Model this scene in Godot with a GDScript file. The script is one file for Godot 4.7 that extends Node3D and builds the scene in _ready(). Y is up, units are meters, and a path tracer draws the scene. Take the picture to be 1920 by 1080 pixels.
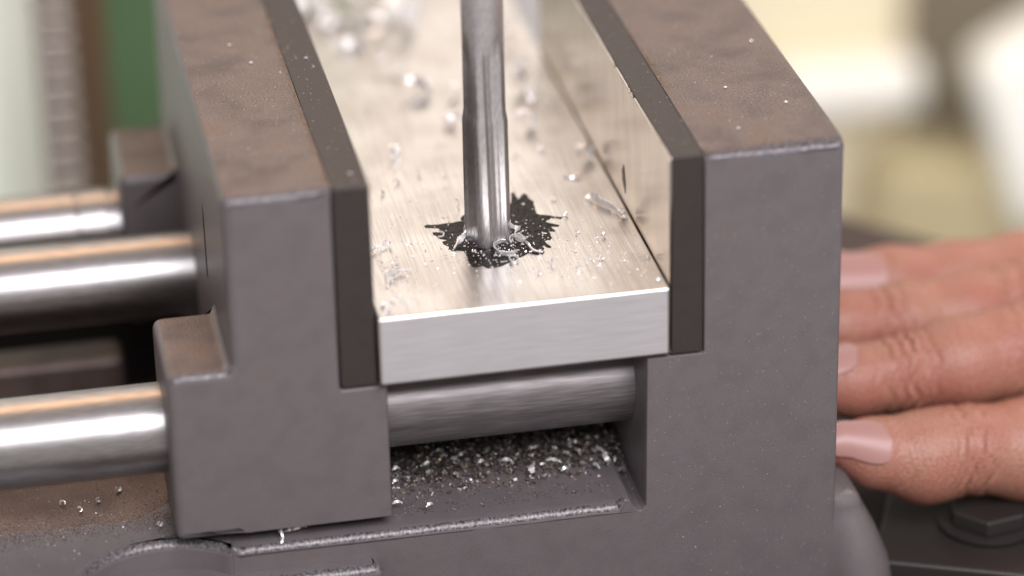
extends Node3D
# Close-up of a drill press vise holding an aluminium plate. All shapes are written in millimetres
# (y = 0 is the top of the plate, z runs towards the viewer) and built in metres.
const S := 0.001
const HAND_CELL := 0.7
var rng := RandomNumberGenerator.new()
var M := {}
var used := {}

# ------------------------------------------------------------------ mesh collecting
class MB:
	var v := PackedVector3Array()
	var n := PackedVector3Array()
	var c := PackedColorArray()
	var col := Color(1, 1, 1)
	func tri(a: Vector3, b: Vector3, d: Vector3, na: Vector3, nb: Vector3, nd: Vector3) -> void:
		var g := (b - a).cross(d - a)
		if g.length_squared() < 1e-16:
			return
		if g.dot(na + nb + nd) > 0.0:   # front faces run clockwise
			v.append_array([a * 0.001, d * 0.001, b * 0.001]); n.append_array([na, nd, nb])
		else:
			v.append_array([a * 0.001, b * 0.001, d * 0.001]); n.append_array([na, nb, nd])
		c.append_array([col, col, col])
	func flat(a: Vector3, b: Vector3, d: Vector3, out: Vector3) -> void:
		var g := (b - a).cross(d - a).normalized()
		if g.dot(out) < 0.0:
			g = -g
		tri(a, b, d, g, g, g)
	func quad(a: Vector3, b: Vector3, d: Vector3, e: Vector3, na: Vector3, nb: Vector3, nd: Vector3, ne: Vector3) -> void:
		tri(a, b, d, na, nb, nd)
		tri(a, d, e, na, nd, ne)
	func arrays() -> Array:
		var a := []
		a.resize(Mesh.ARRAY_MAX)
		a[Mesh.ARRAY_VERTEX] = v; a[Mesh.ARRAY_NORMAL] = n; a[Mesh.ARRAY_COLOR] = c
		return a

func numbered(s: String) -> String:
	var k: int = used.get(s, 0)
	used[s] = k + 1
	return s if k == 0 else "%s_%03d" % [s, k]

func commit(list: Array) -> ArrayMesh:      # [[MB, material], ...] becomes one mesh
	var am := ArrayMesh.new()
	for e in list:
		if e[0].v.size():
			am.add_surface_from_arrays(Mesh.PRIMITIVE_TRIANGLES, e[0].arrays())
			am.surface_set_material(am.get_surface_count() - 1, e[1])
	return am

func obj(called: String, list: Array, parent: Node = null) -> MeshInstance3D:
	var o := MeshInstance3D.new()
	o.mesh = commit(list)
	o.name = numbered(called) if parent == null else called
	(self if parent == null else parent).add_child(o, true)
	return o

func thing(called: String, label: String, category: String, group := "") -> Node3D:
	var o := Node3D.new()
	o.name = numbered(called)
	add_child(o, true)
	return tag(o, label, category, group)

func tag(o: Node3D, label: String, category: String, group := "", kind := "") -> Node3D:
	if label: o.set_meta("label", label)
	if category: o.set_meta("category", category)
	if group: o.set_meta("group", group)
	if kind: o.set_meta("kind", kind)
	return o

# ------------------------------------------------------------------ shapes
func rounded(pts: Array, step := 3.0) -> PackedVector2Array:   # [x, y, corner radius], counter-clockwise
	var out := PackedVector2Array()
	var k := pts.size()
	for i in k:
		var p := Vector2(pts[i][0], pts[i][1])
		var a := Vector2(pts[(i + k - 1) % k][0], pts[(i + k - 1) % k][1])
		var b := Vector2(pts[(i + 1) % k][0], pts[(i + 1) % k][1])
		var da := (a - p).normalized()
		var db := (b - p).normalized()
		var r: float = pts[i][2]
		var ang := absf(da.angle_to(db))
		if r <= 0.0 or ang > PI - 0.02:
			out.append(p)
		else:
			var t := minf(r / tan(ang / 2.0), 0.49 * minf(p.distance_to(a), p.distance_to(b)))
			var p0 := p + da * t
			var p1 := p + db * t
			for j in 6:
				var f := j / 5.0
				out.append(p0.lerp(p, f).lerp(p.lerp(p1, f), f))
	var res := PackedVector2Array()
	for i in out.size():
		var a := out[i]
		var b := out[(i + 1) % out.size()]
		var m := maxi(1, int(ceil(a.distance_to(b) / step)))
		for j in m:
			res.append(a.lerp(b, j / float(m)))
	return res

func bevels(h0: float, h1: float, r0: float, r1: float, k := 5) -> Array:
	var out := []
	if r0 > 0.0:
		for i in k + 1:
			var a := i / float(k) * PI / 2
			out.append([h0 + r0 * (1 - cos(a)), r0 * (1 - sin(a))])
	else:
		out.append([h0, 0.0])
	if r1 > 0.0:
		for i in range(k, -1, -1):
			var a := i / float(k) * PI / 2
			out.append([h1 - r1 * (1 - cos(a)), r1 * (1 - sin(a))])
	else:
		out.append([h1, 0.0])
	return out

# an outline swept along its third axis; rings = [height, inset]; weight(point, ring) scales the inset
func prism(m: MB, o: PackedVector2Array, rings: Array, xf := Transform3D(), weight = null, caps := 3, m0: MB = null, m1: MB = null) -> void:
	var k := o.size()
	var area := 0.0
	for i in k:
		area += o[i].cross(o[(i + 1) % k])
	if area < 0:
		o.reverse()
	var nrm := PackedVector2Array()
	for i in k:
		var d0 := (o[i] - o[(i + k - 1) % k]).normalized()
		var d1 := (o[(i + 1) % k] - o[i]).normalized()
		var d := (d0 + d1).normalized()
		nrm.append(Vector2(d.y, -d.x) / maxf(0.4, d.dot(d1)))
	var P := []
	var sgn := signf(xf.basis.determinant())
	for r in rings.size():
		var row := PackedVector3Array()
		for i in k:
			var w: float = rings[r][1]
			if weight != null:
				w *= weight.call(o[i], r)
			var q := o[i] - nrm[i] * w
			row.append(xf * Vector3(q.x, q.y, rings[r][0]))
		P.append(row)
	var N := []
	for r in rings.size():
		var row := PackedVector3Array()
		row.resize(k)
		N.append(row)
	for r in rings.size() - 1:
		for i in k:
			var j := (i + 1) % k
			var g: Vector3 = ((P[r][j] - P[r][i]).cross(P[r + 1][i] - P[r][i]) + (P[r + 1][j] - P[r + 1][i]).cross(P[r + 1][j] - P[r][j])) * sgn
			N[r][i] += g; N[r][j] += g; N[r + 1][i] += g; N[r + 1][j] += g
	for r in rings.size():
		for i in k:
			N[r][i] = N[r][i].normalized()
	for r in rings.size() - 1:
		for i in k:
			var j := (i + 1) % k
			m.quad(P[r][i], P[r][j], P[r + 1][j], P[r + 1][i], N[r][i], N[r][j], N[r + 1][j], N[r + 1][i])
	for e in 2:
		if not (caps & (1 << e)):
			continue
		var r := 0 if e == 0 else rings.size() - 1
		var t := Geometry2D.triangulate_polygon(o)
		var nn := (xf.basis * Vector3(0, 0, -1 if e == 0 else 1)).normalized()
		var mm: MB = m
		if e == 0 and m0: mm = m0
		if e == 1 and m1: mm = m1
		for i in range(0, t.size(), 3):
			mm.tri(P[r][t[i]], P[r][t[i + 1]], P[r][t[i + 2]], nn, nn, nn)

func box(m: MB, lo: Vector3, hi: Vector3, r := 0.5, turn := 0.0) -> void:   # a box with rounded edges
	var c := (lo + hi) / 2
	var h := (hi - lo) / 2
	var o := rounded([[-h.x, -h.y, r], [h.x, -h.y, r], [h.x, h.y, r], [-h.x, h.y, r]], 1000.0)
	prism(m, o, bevels(-h.z, h.z, r, r, 3), Transform3D(Basis(Vector3.UP, turn), c))

const UP_AXIS := Basis(Vector3(1, 0, 0), Vector3(0, 0, -1), Vector3(0, 1, 0))   # outline lies in x and -z, swept upwards

func lathe(m: MB, prof: Array, xf: Transform3D, seg := 56) -> void:   # prof = [along, radius]
	for i in prof.size() - 1:
		var a: Array = prof[i]
		var b: Array = prof[i + 1]
		var sl := Vector2(b[0] - a[0], b[1] - a[1]).normalized()
		for j in seg:
			var t0 := j * TAU / seg
			var t1 := (j + 1) * TAU / seg
			var d0 := Vector3(0, cos(t0), sin(t0))
			var d1 := Vector3(0, cos(t1), sin(t1))
			var n0 := (xf.basis * (d0 * sl.x - Vector3(sl.y, 0, 0))).normalized()
			var n1 := (xf.basis * (d1 * sl.x - Vector3(sl.y, 0, 0))).normalized()
			m.quad(xf * (Vector3(a[0], 0, 0) + d0 * a[1]), xf * (Vector3(a[0], 0, 0) + d1 * a[1]), xf * (Vector3(b[0], 0, 0) + d1 * b[1]), xf * (Vector3(b[0], 0, 0) + d0 * b[1]), n0, n1, n1, n0)

func ribbon(m: MB, pts: PackedVector3Array, side: PackedVector3Array, w: PackedFloat32Array, th: float) -> void:
	var k := pts.size()
	var R := []
	for i in k:
		var t := (pts[mini(i + 1, k - 1)] - pts[maxi(i - 1, 0)]).normalized()
		var s := (side[i] - t * side[i].dot(t)).normalized()
		var u := t.cross(s)
		R.append([pts[i] - s * w[i] / 2 - u * th / 2, pts[i] + s * w[i] / 2 - u * th / 2, pts[i] + s * w[i] / 2 + u * th / 2, pts[i] - s * w[i] / 2 + u * th / 2, s, u])
	for i in k - 1:
		var a: Array = R[i]
		var b: Array = R[i + 1]
		m.quad(a[0], a[1], b[1], b[0], -a[5], -a[5], -b[5], -b[5])
		m.quad(a[3], a[2], b[2], b[3], a[5], a[5], b[5], b[5])
		m.quad(a[1], a[2], b[2], b[1], a[4], a[4], b[4], b[4])
		m.quad(a[0], a[3], b[3], b[0], -a[4], -a[4], -b[4], -b[4])
	m.flat(R[0][0], R[0][1], R[0][2], pts[0] - pts[1]); m.flat(R[0][0], R[0][2], R[0][3], pts[0] - pts[1])
	m.flat(R[k - 1][0], R[k - 1][1], R[k - 1][2], pts[k - 1] - pts[k - 2]); m.flat(R[k - 1][0], R[k - 1][2], R[k - 1][3], pts[k - 1] - pts[k - 2])

# a curl of metal: radius and pitch of the helix, turns, width; lies with its axis along "axis", resting at height y
func curl(at: Vector3, R: float, pitch: float, turns: float, w: float, axis: Vector3, start := 0.0, wob := 0.15, th := 0.14) -> MB:
	var m := MB.new()
	var z := axis.normalized()
	var x := z.cross(Vector3(0.13, 1, 0.21)).normalized()
	var y := x.cross(z)
	if y.y < 0: y = -y
	var k := maxi(8, int(turns * 22))
	var P := PackedVector3Array(); var sd := PackedVector3Array(); var W := PackedFloat32Array()
	var ph := rng.randf() * TAU
	for i in k + 1:
		var f := i / float(k)
		var a := start + f * turns * TAU
		var rr := R * (1.0 + wob * sin(a * 0.7 + ph) - 0.25 * f)
		P.append(at + x * cos(a) * rr + y * sin(a) * rr + z * (f - 0.5) * pitch * turns)
		sd.append((z + y * 0.25 * sin(a * 1.3 + ph)).normalized())
		W.append(w * (0.35 + 0.65 * sin(PI * clampf(f * 0.9 + 0.06, 0, 1))) * (1.0 + 0.2 * sin(f * 31.0 + ph)))
	var low := 1e9
	for p in P:
		low = minf(low, p.y)
	for i in P.size():
		P[i].y += at.y - low + w * 0.3
	ribbon(m, P, sd, W, th)
	return m

func shred(pts: Array, w: float, th := 0.15) -> MB:   # a torn sliver along given points
	var c3 := Curve3D.new()
	for p in pts:
		c3.add_point(p)
	var m := MB.new()
	var P := PackedVector3Array(); var sd := PackedVector3Array(); var W := PackedFloat32Array()
	var k := pts.size() * 5
	for i in k + 1:
		var f := i / float(k)
		var t := f * (pts.size() - 1)
		var a := mini(int(t), pts.size() - 2)
		var p0: Vector3 = pts[maxi(a - 1, 0)]; var p3: Vector3 = pts[mini(a + 2, pts.size() - 1)]
		P.append(pts[a].cubic_interpolate(pts[a + 1], p0, p3, t - a))
		sd.append(Vector3(0.3 * sin(f * 9.0), 0.8 + 0.5 * sin(f * 14.0), 0.6 * cos(f * 7.0)).normalized())
		W.append(w * (0.25 + 0.75 * sin(PI * clampf(f, 0.02, 0.98))) * (0.75 + 0.5 * rng.randf()))
	ribbon(m, P, sd, W, th)
	return m

# ------------------------------------------------------------------ materials
func noise_tex(type: int, freq: float, ramp: Array, seed_: int, octaves := 3, size := 1024) -> NoiseTexture2D:
	var n := FastNoiseLite.new()
	n.noise_type = type as FastNoiseLite.NoiseType
	n.frequency = freq
	n.seed = seed_
	n.fractal_octaves = octaves
	if octaves <= 1:
		n.fractal_type = FastNoiseLite.FRACTAL_NONE
	var t := NoiseTexture2D.new()
	t.width = size; t.height = size; t.seamless = true; t.noise = n
	t.generate_mipmaps = false
	if ramp:
		var g := Gradient.new()
		g.offsets = PackedFloat32Array(ramp.map(func(e): return e[0]))
		g.colors = PackedColorArray(ramp.map(func(e): return e[1] if e[1] is Color else Color(e[1], e[1], e[1])))
		t.color_ramp = g
	return t

func lin(r: float, g: float, b: float) -> Color:
	return Color(r, g, b).linear_to_srgb()

func mat(called: String, c: Color, rough: float, metal := 0.0) -> StandardMaterial3D:
	var m := StandardMaterial3D.new()
	m.resource_name = called
	m.albedo_color = c
	m.roughness = rough
	m.metallic = metal
	m.vertex_color_use_as_albedo = true
	m.uv1_triplanar = true
	M[called] = m
	return m

func second(m: StandardMaterial3D, t: Texture2D, scale: float) -> void:   # a coarse pattern over the fine one
	m.detail_enabled = true
	m.detail_blend_mode = BaseMaterial3D.BLEND_MODE_MUL
	m.detail_albedo = t
	m.detail_uv_layer = BaseMaterial3D.DETAIL_UV_2
	m.uv2_triplanar = true
	m.uv2_scale = Vector3.ONE * scale

func relief(m: StandardMaterial3D, t: Texture2D, cm: float) -> void:
	m.heightmap_enabled = true
	m.heightmap_texture = t
	m.heightmap_scale = cm

func materials() -> void:
	var SX := FastNoiseLite.TYPE_SIMPLEX_SMOOTH
	var CE := FastNoiseLite.TYPE_CELLULAR
	var grain := noise_tex(SX, 0.11, [], 3, 5)
	var blotch := noise_tex(SX, 0.012, [[0.2, Color(0.955, 0.95, 0.95)], [0.45, Color(0.985, 0.98, 0.98)], [0.65, Color(1, 1, 1)], [0.85, Color(1.0, 0.975, 0.955)]], 6, 6)
	# cast iron under dark grey paint: fine speckle, soft dirty patches
	var m := mat("painted_iron", lin(0.158, 0.144, 0.147), 0.44)
	m.albedo_texture = noise_tex(SX, 0.2, [[0.2, Color(0.8, 0.8, 0.82)], [0.5, Color(0.92, 0.915, 0.92)], [0.72, Color(0.97, 0.95, 0.945)], [0.84, Color(1, 1, 1)]], 5, 4)
	m.uv1_scale = Vector3(20, 20, 20)
	m.metallic_specular = 0.6
	relief(m, grain, 0.0024)
	second(m, blotch, 11.0)
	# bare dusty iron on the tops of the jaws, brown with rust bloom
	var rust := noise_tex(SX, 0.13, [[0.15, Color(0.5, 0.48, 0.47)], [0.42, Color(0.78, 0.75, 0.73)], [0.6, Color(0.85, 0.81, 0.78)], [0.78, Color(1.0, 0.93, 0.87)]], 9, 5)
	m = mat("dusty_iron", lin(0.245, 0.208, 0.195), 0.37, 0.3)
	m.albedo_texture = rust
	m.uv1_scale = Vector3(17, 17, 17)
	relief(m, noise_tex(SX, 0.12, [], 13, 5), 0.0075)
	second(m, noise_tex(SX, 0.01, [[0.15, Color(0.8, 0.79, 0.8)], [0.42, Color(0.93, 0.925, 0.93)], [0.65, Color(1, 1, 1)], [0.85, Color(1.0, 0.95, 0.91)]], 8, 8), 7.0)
	# edges where the paint is rubbed off
	m = mat("worn_edge", lin(0.2, 0.19, 0.197), 0.38, 0.25)
	m.albedo_texture = noise_tex(SX, 0.05, [[0.25, Color(0.4, 0.39, 0.4)], [0.5, Color(0.8, 0.79, 0.8)], [0.7, Color(1, 1, 1)]], 14, 5)
	m.uv1_scale = Vector3(26, 26, 26)
	relief(m, grain, 0.0035)
	# black oxide steel jaw inserts
	m = mat("black_steel", lin(0.062, 0.055, 0.054), 0.5, 0.1)
	m.albedo_texture = rust
	m.uv1_scale = Vector3(30, 30, 30)
	relief(m, grain, 0.002)
	second(m, blotch, 18.0)
	# ground steel rods and faces: drawn lines along x
	var fine := noise_tex(SX, 0.05, [[0.2, 0.82], [0.8, 1.0]], 17, 4, 512)
	m = mat("ground_steel", lin(0.45, 0.44, 0.44), 0.33, 1.0)
	m.albedo_texture = fine
	m.uv1_scale = Vector3(8, 160, 160)
	relief(m, fine, 0.0002)
	m = mat("dull_steel", lin(0.3, 0.285, 0.288), 0.4, 0.85)
	m.albedo_texture = fine
	m.uv1_scale = Vector3(4, 60, 60)
	relief(m, fine, 0.0005)
	m = mat("polished_face", lin(0.6, 0.55, 0.51), 0.2, 1.0)
	m.albedo_texture = noise_tex(SX, 0.012, [[0.3, 0.94], [0.7, 1.0]], 23, 5, 512)
	m.uv1_scale = Vector3(20, 5, 24)
	# milled aluminium: lines along the plate
	var streak := noise_tex(SX, 0.05, [[0.2, 0.88], [0.5, 0.96], [0.8, 1.0]], 31, 5, 1024)
	m = mat("milled_aluminium", lin(0.8, 0.785, 0.755), 0.31, 1.0)
	m.albedo_texture = streak
	m.uv1_scale = Vector3(45, 45, 0.9)
	relief(m, streak, 0.0002)
	second(m, noise_tex(SX, 0.008, [[0.25, Color(0.94, 0.93, 0.925)], [0.6, Color(1, 1, 1)]], 33, 5, 512), 14.0)
	m = mat("sawn_aluminium", lin(0.86, 0.86, 0.89), 0.42, 0.85)
	m.albedo_texture = noise_tex(SX, 0.06, [[0.2, 0.84], [0.5, 0.95], [0.8, 1.0]], 35, 6)
	m.uv1_scale = Vector3(1.2, 170, 20)
	relief(m, streak, 0.0006)
	m = mat("bright_chip", lin(0.9, 0.89, 0.88), 0.32, 0.6)
	m.cull_mode = BaseMaterial3D.CULL_DISABLED
	m = mat("mirror_chip", lin(0.93, 0.92, 0.91), 0.24, 0.3)
	m = mat("dull_chip", lin(0.75, 0.73, 0.71), 0.42, 0.5)
	m = mat("dust_grains", lin(0.9, 0.89, 0.88), 0.35, 0.25)
	m = mat("tool_steel", lin(0.84, 0.83, 0.84), 0.4, 1.0)
	m.albedo_texture = fine
	m.uv1_scale = Vector3(200, 20, 200)
	relief(m, fine, 0.0008)
	m = mat("ink", lin(0.008, 0.007, 0.0065), 0.3)
	m.metallic_specular = 0.27
	m.albedo_texture = noise_tex(SX, 0.02, [[0.3, Color(0.6, 0.55, 0.5)], [0.6, Color(1.2, 1.0, 0.9)], [0.8, Color(2.4, 1.6, 1.1)]], 41, 5, 512)
	m.uv1_scale = Vector3(30, 30, 30)
	relief(m, noise_tex(SX, 0.05, [], 43, 4, 512), 0.02)
	m = mat("black_gap", lin(0.01, 0.01, 0.01), 0.8)
	m = mat("black_table", lin(0.05, 0.035, 0.03), 0.75, 0.0)
	m = mat("dark_iron", lin(0.024, 0.02, 0.019), 0.42)
	relief(m, grain, 0.0035)
	m.uv1_scale = Vector3(20, 20, 20)
	# skin
	m = mat("skin", Color(1, 1, 1), 0.45)
	m.uv1_scale = Vector3(40, 40, 40)
	m.subsurf_scatter_enabled = true
	m.subsurf_scatter_strength = 0.03
	relief(m, noise_tex(CE, 0.035, [], 51, 3), 0.02)
	m.albedo_texture = noise_tex(SX, 0.05, [[0.15, Color(0.72, 0.66, 0.63)], [0.4, Color(0.92, 0.88, 0.86)], [0.6, Color(0.98, 0.97, 0.96)], [0.85, Color(1, 1, 1)]], 52, 6)
	m = mat("nail", lin(0.37, 0.2, 0.18), 0.36)
	m = mat("scab", lin(0.06, 0.008, 0.008), 0.4)
	# things behind
	m = mat("pale_steel", lin(0.72, 0.76, 0.67), 0.35, 0.1)
	m = mat("grey_steel", lin(0.32, 0.28, 0.25), 0.25, 0.5)
	m = mat("brown_paint", lin(0.12, 0.075, 0.04), 0.5)
	m = mat("green_paint", lin(0.085, 0.16, 0.07), 0.5)
	m = mat("cream_paint", lin(0.8, 0.74, 0.55), 0.5)
	m = mat("white_paint", lin(0.88, 0.88, 0.85), 0.4)
	m = mat("olive_paint", lin(0.45, 0.39, 0.24), 0.6)
	m = mat("dark_brown", lin(0.22, 0.19, 0.14), 0.6)

# ------------------------------------------------------------------ the scene
func _ready() -> void:
	rng.seed = 7
	# camera
	var cam := Camera3D.new()
	cam.name = "camera"
	add_child(cam)
	cam.transform = Transform3D(Basis(Vector3(0.98042443, -0.02013752, 0.19586329), Vector3(0.104774, 0.89558154, -0.43238421), Vector3(-0.1667044, 0.44444142, 0.88015991)), Vector3(-70.26893745, 252.68672465, 494.92094003) * S)
	var ca := CameraAttributesPhysical.new()
	ca.frustum_focal_length = 138.8
	ca.exposure_aperture = 6.2
	ca.frustum_focus_distance = 0.585
	ca.frustum_near = 0.05
	ca.frustum_far = 10.0
	cam.attributes = ca
	cam.fov = 9.882
	cam.near = 0.05
	cam.far = 10.0
	cam.current = true
	# surroundings: the dim tone of the workshop
	var we := WorldEnvironment.new()
	we.name = "world"
	var e := Environment.new()
	e.background_mode = Environment.BG_COLOR
	e.background_color = lin(0.5, 0.455, 0.445)
	e.background_energy_multiplier = 1.0
	e.tonemap_mode = Environment.TONE_MAPPER_LINEAR
	e.tonemap_exposure = 1.1
	e.sdfgi_enabled = true
	e.ssao_enabled = true
	e.ssil_enabled = true
	we.environment = e
	add_child(we)
	# lamps: a cool softbox over the viewer's side, a warm lamp high behind the vise; the rest are added fills
	area("softbox_light", Vector3(120, 590, 570), Vector3(20, -10, -20), Vector2(0.5, 0.4), Color(1.0, 0.98, 1.0), 0.76)
	area("warm_lamp_light", Vector3(-120, 520, -360), Vector3(0, 0, -50), Vector2(0.34, 0.2), Color(1.0, 0.78, 0.58), 0.09)
	area("warm_fill_panel", Vector3(150, 520, -900), Vector3(20, 0, -50), Vector2(1.1, 0.6), Color(1.0, 0.94, 0.88), 0.18)  # added warm fill, gives the plate top its tan reflection
	area("back_fill_light", Vector3(330, 160, -190), Vector3(235, -165, -430), Vector2(0.12, 0.12), Color(1.0, 0.97, 0.88), 0.062)  # added fill that brightens the pale parts at the back right
	var sp := SpotLight3D.new()
	sp.name = "column_fill_light"  # added spot, only brightens the column
	add_child(sp)
	sp.look_at_from_position(Vector3(-210, 90, -40) * S, Vector3(-62, -40, -215) * S, Vector3.UP)
	sp.spot_angle = 16.0
	sp.spot_angle_attenuation = 0.6
	sp.light_size = 0.02
	sp.light_color = Color(0.96, 1.0, 0.92)
	sp.light_energy = 0.09
	sp.spot_range = 6.0
	sp.spot_attenuation = 2.0
	sp.shadow_enabled = true
	materials()
	table()
	background()
	vise()
	plate()
	drill()
	shavings()
	dust()
	hand()

func area(called: String, at: Vector3, to: Vector3, size: Vector2, c: Color, energy: float) -> void:
	var l := AreaLight3D.new()
	l.name = called
	add_child(l)
	l.look_at_from_position(at * S, to * S, Vector3.UP)
	l.area_size = size
	l.light_color = c
	l.light_energy = energy
	l.area_range = 6.0
	l.area_attenuation = 2.0
	l.shadow_enabled = true

func table() -> void:
	var m := MB.new()
	prism(m, rounded([[-260, -60, 4], [250, -60, 4], [250, 21.6, 4], [120.3, 164, 4], [-260, 164, 4]], 60.0), bevels(-86, -66, 1, 1, 3), Transform3D(UP_AXIS, Vector3.ZERO))
	tag(obj("table_top", [[m, M.black_table]]), "black machine table top under the grey vise", "table", "", "structure")
	# clamping strap and nut beside the vise foot
	var t := thing("clamp_strap", "dark steel clamp strap with a bright front edge beside the vise foot", "clamp")
	m = MB.new()
	prism(m, rounded([[0, 0, 1], [70, 0, 1], [70, 34, 1], [0, 34, 1]]), bevels(-65.9, -61.5, 0.5, 0.7, 3), Transform3D(Basis(Vector3.UP, -0.42) * UP_AXIS, Vector3(89.2, 0, -3.0)))
	obj("strap", [[m, M.dark_iron]], t)
	m = MB.new()
	lathe(m, [[-61.4, 7.0], [-61.4, 9.0], [-60.9, 9.4], [-60.6, 9.4], [-60.4, 4.0]], Transform3D(Basis(Vector3(0, 1, 0), Vector3(0, 0, 1), Vector3(1, 0, 0)), Vector3(114, 0, -11)), 32)
	obj("washer", [[m, M.dark_iron]], t)
	m = MB.new()
	var hex := []
	for i in 6:
		hex.append([cos(i * PI / 3 + 0.2) * 7.5, sin(i * PI / 3 + 0.2) * 7.5, 0.6])
	prism(m, rounded(hex), bevels(-60.3, -57.4, 0.2, 0.5, 3), Transform3D(UP_AXIS, Vector3(114, 0, -11)))
	var nut := thing("hex_nut", "dark hexagon nut on the clamp strap under the little finger", "nut")
	obj("nut_body", [[m, M.dark_iron]], nut)

func background() -> void:
	# left: column of the drill press with its rack, then a green machine body
	var t := thing("drill_press_column", "pale steel column blurred at the top left, a toothed rack on its side", "column")
	var m := MB.new()
	var up := Transform3D(Basis(Vector3(0, 1, 0), Vector3(0, 0, 1), Vector3(1, 0, 0)), Vector3(-71, 0, -215))
	lathe(m, [[-170, 27.0], [60, 27.0]], up, 64)
	obj("shaft", [[m, M.pale_steel]], t)
	m = MB.new()
	box(m, Vector3(-45, -170, -222), Vector3(-36, 60, -212), 0.5)
	var rk := obj("rack", [[m, M.grey_steel]], t)
	for i in 24:
		m = MB.new()
		lathe(m, [[-3.6, 0.2], [-3.6, 1.4], [3.6, 1.4], [3.6, 0.2]], Transform3D(Basis.IDENTITY, Vector3(-40.4, -100 + i * 5.4, -211.4)), 14)
		obj("tooth", [[m, M.grey_steel]], rk)
	m = MB.new()
	box(m, Vector3(-36, -170, -236), Vector3(-27.5, 60, -226), 1)
	tag(obj("brown_post", [[m, M.brown_paint]]), "narrow brown upright between the rack and the green machine", "post")
	m = MB.new()
	box(m, Vector3(-33, -170, -300), Vector3(40, 60, -250), 3)
	tag(obj("green_machine_body", [[m, M.green_paint]]), "green painted machine body blurred behind the left jaw", "machine")
	# right: pale machine parts
	m = MB.new()
	box(m, Vector3(170, -420, -500), Vector3(239, 60, -452), 3)
	tag(obj("cream_cabinet", [[m, M.cream_paint]]), "cream painted panel blurred behind the right jaw", "cabinet")
	m = MB.new()
	box(m, Vector3(190, -169, -450), Vector3(240, -153, -432), 5)  # band of light on the panel, put into a white bar
	tag(obj("lit_band_bar", [[m, M.white_paint]]), "white bar painting in the lit band across the cream panel", "bar")
	m = MB.new()
	prism(m, rounded([[214, -420, 6], [330, -420, 6], [330, -205, 6], [262, -186, 10], [222, -181, 14]], 40), bevels(-452, -424, 6, 6))
	tag(obj("olive_block", [[m, M.olive_paint]]), "dull olive block low down behind the hand", "block")
	m = MB.new()
	box(m, Vector3(240, -420, -540), Vector3(420, 60, -500), 2)
	tag(obj("brown_wall_panel", [[m, M.dark_brown]]), "dull brown panel in the top right corner behind everything", "panel")
	m = MB.new()
	box(m, Vector3(101, -140, -186), Vector3(108.5, 40, -178), 1)
	tag(obj("wooden_post", [[m, M.brown_paint]]), "orange brown post just showing above the right jaw", "post")
	m = MB.new()
	prism(m, rounded([[-12, -36, 8], [34, -36, 8], [34, 34, 10], [-12, 26, 10]], 30), bevels(-10, 10, 5, 5), Transform3D(Basis(Vector3(0, 0, 1), 0.3), Vector3(268, -168, -420)))
	tag(obj("white_machine_head", [[m, M.white_paint]]), "tilted glaring white rounded block at the right edge", "block")

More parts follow.
